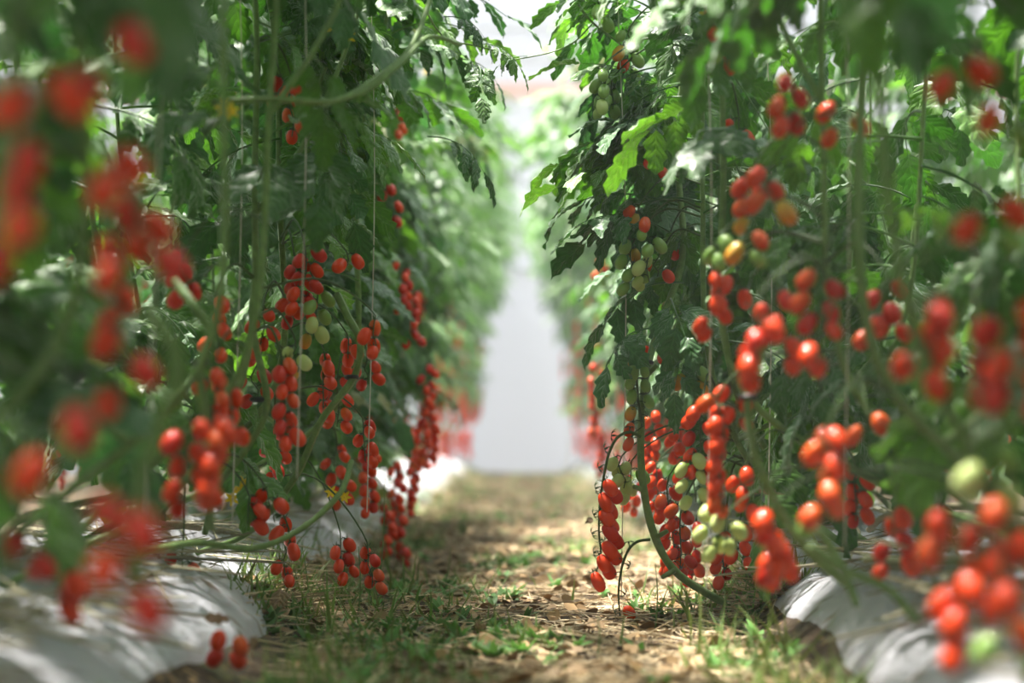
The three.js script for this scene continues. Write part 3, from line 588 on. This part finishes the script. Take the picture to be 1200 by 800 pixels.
// black clips that tie stems to their twine
const clipGeo = new THREE.TorusGeometry(0.011, 0.004, 6, 14);
for (const [x, y, d, side] of [[302, 468, 2.75, -1], [412, 442, 2.9, -1], [877, 466, 2.2, 1], [234, 426, 2.1, -1], [90, 440, 1.3, -1], [758, 425, 3.13, 1]]) {
  const e = nearest(side, -d), c = mesh('clip', clipGeo, blackMat, e.group); c.position.copy(at(x, y, d)).sub(e.base); c.rotation.set(1.45, 0, 0.2); c.userData.label = 'black plastic plant clip';
}
// yellow flowers
const flowerGeo = (() => { const R = rngOf(3), l = []; for (let k = 0; k < 6; k++) { const g = leaflet(0.013, 0.0028, R, 4, 1); g.rotateX(-0.3); g.rotateY(k / 6 * Math.PI * 2); l.push(g); } l.push(tube([V(0, 0, 0), V(0, 0.004, 0), V(0, 0.008, 0)], 0.0022, 0.0008, 6, 3)); return merge(l); })();
for (const [x, y, d, side] of [[392, 32, 2.75, -1], [400, 40, 2.75, -1], [408, 44, 2.75, -1], [398, 30, 2.78, -1], [262, 126, 2.3, -1], [270, 130, 2.3, -1], [275, 568, 2.9, -1], [285, 566, 2.9, -1], [281, 576, 2.9, -1], [272, 584, 2.9, -1], [388, 576, 3.3, -1], [404, 582, 3.3, -1], [828, 18, 2.7, 1], [770, 108, 3.4, 1], [640, 58, 6, 1], [500, 84, 5.5, -1]]) {
  const e = nearest(side, -d), f = mesh('flower', flowerGeo, flowerMat, e.group); f.position.copy(at(x, y, d)).sub(e.base); f.rotation.set(1.1 + (x % 3) * 0.2, (x % 7) * 0.5, 0.3); f.scale.setScalar(1.25);
}
// labels of the near plants, counted from the bent bare stem
for (const side of [-1, 1]) {
  const name = side < 0 ? 'shaded' : 'sunlit', before = rows[side].filter((e) => e.z > -3.12).reverse(), beyond = rows[side].filter((e) => e.z <= -3.12);
  before.forEach((e, i) => tag(e.group, `leafy tomato plant, ${ORDINAL[i]} before the bent bare stem in the ${name} row`, 'tomato plant', `tomato plants of the ${name} row`));
  beyond.forEach((e, i) => tag(e.group, `leafy tomato plant, ${ORDINAL[i]} beyond the bent bare stem in the ${name} row`, 'tomato plant', `tomato plants of the ${name} row`));
}
// ---------------------------------------------------------------- twine
for (const [x, d, y0, y1, where] of [[728, 3.16, 420, 700, 'between the long red truss and the bent bare stem'], [828, 2.6, 300, 690, 'passing the pale green trusses beside the bent stem'], [430, 3.0, 250, 600, 'by the inner face of the shaded row, before a black clip'], [348, 2.6, 60, 560, 'crossing the green and red trusses of the shaded row'], [990, 2.3, 0, 640, 'over the white mulch hump of the sunlit row'], [172, 1.9, 0, 600, 'among blurred trusses of the shaded row'], [272, 2.7, 100, 620, 'above the yellow flowers of the shaded row'], [664, 5.2, 60, 560, 'at the hazy face of the sunlit row beyond the bent stem'], [1140, 1.7, 0, 660, 'among blurred trusses of the sunlit row'], [900, 2.9, 0, 640, 'behind the clipped stem of the sunlit row']]) {
  const lo = at(x, y1, d), hi = lo.clone(); hi.y = 2.5;
  const tw = mesh(numbered('support_twine'), tube([lo, lo.clone().lerp(hi, 0.3).add(V(0.012, 0, 0.01)), lo.clone().lerp(hi, 0.6).add(V(-0.008, 0, 0)), hi], 0.0011, 0.0011, 4, 24).translate(-lo.x, -lo.y, -lo.z), twineMat, scene);
  tw.position.copy(lo); tag(tw, `thin pale support twine ${where}`, 'twine', 'support twines');
}
// ---------------------------------------------------------------- litter, grass and weeds
function scatter(name, geometry, material, count, place, label, category, tints) {
  const im = new THREE.InstancedMesh(geometry, material, count), o = new THREE.Object3D();
  for (let i = 0; i < count; i++) { place(o, i); o.updateMatrix(); im.setMatrixAt(i, o.matrix); if (tints) im.setColorAt(i, tints(i)); }
  im.name = name; im.castShadow = im.receiveShadow = true; scene.add(im);
  return tag(im, label, category, null, 'stuff');
}
const R = rngOf(77);
function pathSpot(o, wide = 0.52) {       // more of them where the ground is close
  let z = -2.0 - 12.8 * Math.pow(R(), 2.4), x = (R() * 2 - 1) * wide; if ((x < -0.36 && z > -2.75) || (x > 0.44 && z > -3)) z -= 1.0;
  o.position.set(x, groundHeight(x, z), z); return z;
}
const bladeGeo = (() => { const pos = [], uv = [], idx = []; for (let i = 0; i <= 5; i++) { const t = i / 5, w = 0.5 * (1 - t * t * 0.98); pos.push(-w, t, t * t * 0.55, w, t, t * t * 0.55); uv.push(0, t, 1, t); if (i) { const p = i * 2 - 2; idx.push(p, p + 1, p + 2, p + 1, p + 3, p + 2); } } return geo(pos, uv, idx); })();
const grassMat = new THREE.MeshPhysicalMaterial({ name: 'grass blade', color: lin(1, 1, 1), roughness: 1, transmission: 0.3, thickness: 0, clearcoat: 0.3, clearcoatRoughness: 0.4, side: THREE.DoubleSide });
const strawMat = new THREE.MeshStandardMaterial({ name: 'straw', color: lin(1, 1, 1), roughness: 0.75, side: THREE.DoubleSide });
const patch = (x, z) => noise3.noise(x * 2.6 + 4, 7, z * 1.7);
scatter('grass', bladeGeo, grassMat, 4300, (o) => {
  let z, n = 0; do { z = pathSpot(o, 0.56); n++; } while (n < 6 && patch(o.position.x, z) + Math.abs(o.position.x) * 0.7 < 0.05 + R() * 0.25);
  const h = (0.022 + R() * R() * 0.08) * (Math.abs(o.position.x) > 0.25 ? 1.35 : 0.8); o.rotation.set((R() - 0.5) * 1.1, R() * 6.28, (R() - 0.5) * 0.9); o.scale.set(0.0035 + R() * 0.004, h, h); 
}, 'sparse green grass blades growing through the straw of the path', 'grass', () => { const k = 0.6 + R() * 0.7, y = R(); return lin(0.14 * k + y * 0.07, 0.27 * k, 0.05 * k); });
const strawGeo = tube([V(0, 0, 0), V(0.03, 0.04, 0.33), V(-0.02, 0.03, 0.66), V(0.05, 0, 1)], 0.5, 0.35, 3, 4);
scatter('straw', strawGeo, strawMat, 15000, (o) => { const z = pathSpot(o, 0.55); const L = 0.03 + R() * R() * 0.12, r = 0.0012 + R() * 0.0022; o.position.y += 0.002 + R() * 0.012; o.rotation.set((R() - 0.5) * 0.4, R() * 6.28, R() * 6); o.rotation.order = 'YXZ'; o.scale.set(Math.max(r, L * 0.03) , Math.max(r, L * 0.03), L); },
  'loose dry straw and stalk litter strewn over the path', 'straw', () => { const k = 0.35 + R() * 0.8; return lin(0.74 * k, 0.58 * k, 0.36 * k); });
const chipGeo = leaflet(1, 0.42, rngOf(8), 4, 1);
scatter('leaf_litter', chipGeo, strawMat, 6500, (o) => { pathSpot(o, 0.56); const s = 0.012 + R() * 0.03; o.position.y += 0.004 + R() * 0.01; o.rotation.set((R() - 0.5) * 1.6, R() * 6.28, (R() - 0.5) * 1.6); o.scale.set(s, s * 1.5, s); },
  'crumbled brown leaf litter lying on the path', 'leaf litter', () => { const k = 0.25 + R() * 0.9, w = R(); return lin(0.36 * k + 0.1 * w, 0.24 * k + 0.05 * w, 0.13 * k); });
const weedGeo = (() => { const Q = rngOf(14), l = []; for (let k = 0; k < 7; k++) { const g = leaflet(0.5 + Q() * 0.5, 0.16, Q, 4, 1); g.rotateX(-0.5 - Q() * 0.6); g.rotateY(k * 2.4); l.push(g); } return merge(l); })();
scatter('low_weeds', weedGeo, grassMat, 1100, (o) => { let z, n = 0; do { z = pathSpot(o, 0.55); n++; } while (n < 5 && patch(o.position.x, z) < R() * 0.25 - 0.05); const s = 0.02 + R() * 0.035; o.rotation.set((R() - 0.5) * 0.4, R() * 6.28, 0); o.scale.set(s, s * (0.8 + R()), s); },
  'small green weeds sprouting among the litter of the path', 'weeds', () => { const k = 0.6 + R() * 0.8; return lin(0.10 * k, 0.25 * k, 0.04 * k); });
scatter('bed_straw', strawGeo, strawMat, 5200, (o) => { const s = R() < 0.5 ? -1 : 1, z = -1.2 - 7 * R() * R(), u = 0.15 + 0.85 * R(), x = s * (bedInner(z, s) + u * 0.82); o.position.set(x, bedHeight(u, z, s) + groundHeight(x, z) * 0.35 + 0.01, z); const L = 0.05 + R() * R() * 0.25; o.rotation.set((R() - 0.4) * 0.5, R() * 6.28, R() * 6); o.rotation.order = 'YXZ'; o.scale.set(Math.max(0.002, L * 0.03), Math.max(0.002, L * 0.03), L); },
  'dry vines and stalks lying on the plastic mulch', 'straw', () => { const k = 0.4 + R() * 0.8; return lin(0.42 * k, 0.38 * k, 0.24 * k); });
// tall single grass stalks
const stalkSpots = [[443, 700, 560], [420, 720, 640], [362, 720, 640], [520, 690, 640], [768, 735, 660], [790, 740, 680], [842, 745, 690], [700, 770, 720]];
stalkSpots.forEach(([x, y0, y1], i) => {
  const d = EYE * FOCAL / (y0 - 510), a = at(x, y0, d), b = at(x + 8 - (i % 3) * 8, y1, d);
  const s = mesh(numbered('grass_stalk'), tube([V(0, 0, 0), b.clone().sub(a).multiplyScalar(0.5).add(V(0.004, 0, 0)), b.clone().sub(a)], 0.002, 0.0008, 5, 8), grassStalkMat(), scene);
  s.position.copy(a); tag(s, 'single upright green grass stalk at the path edge', 'grass', 'single grass stalks');
});
function grassStalkMat() { return stemMat; }
// fallen fruit and dry leaves
const fallen = (x, y, d, kind, rot, label) => { const p = at(x, y, d), t = new THREE.Mesh(fruitGeos[kind][1], fruitMat); t.name = numbered('fallen_tomato'); t.castShadow = t.receiveShadow = true; t.position.copy(p); t.rotation.set(...rot); scene.add(t); tag(t, label, 'tomato'); };
fallen(733, 710, 3.1, 'red', [0.2, 0, 0.5], 'single red plum tomato fallen below the empty dark truss');
for (const [x, y, kind, rot, word] of [[258, 738, 'red', [0.1, 0, -0.2], 'upper'], [279, 745, 'orange', [0.1, 0.4, 0.2], 'paler'], [257, 760, 'deep', [0.3, 0, -0.5], 'darkest'], [274, 764, 'red', [0.6, 0, 0.3], 'lowest']]) fallen(x, y, 2.3, kind, rot, `${word} red tomato in the fallen clump on the mulch edge`);
[[330, 690, 2.95, 0.06], [238, 722, 2.4, 0.045], [292, 768, 2.4, 0.05], [695, 608, 3.1, 0.02], [620, 740, 3.0, 0.04], [560, 752, 2.8, 0.05], [760, 770, 2.6, 0.05]].forEach(([x, y, d, s], i) => {
  const l = mesh(numbered('dry_leaf'), leaflet(1, 0.4, rngOf(300 + i), 8, 2), dryLeafMat, scene); l.position.copy(at(x, y, d)); l.rotation.set(0.4 + i, i * 1.3, i * 0.8); l.scale.setScalar(s);
  tag(l, 'curled dry brown leaf lying beside the path', 'dry leaf', 'curled dry leaves');
});

renderer.render(scene, camera);
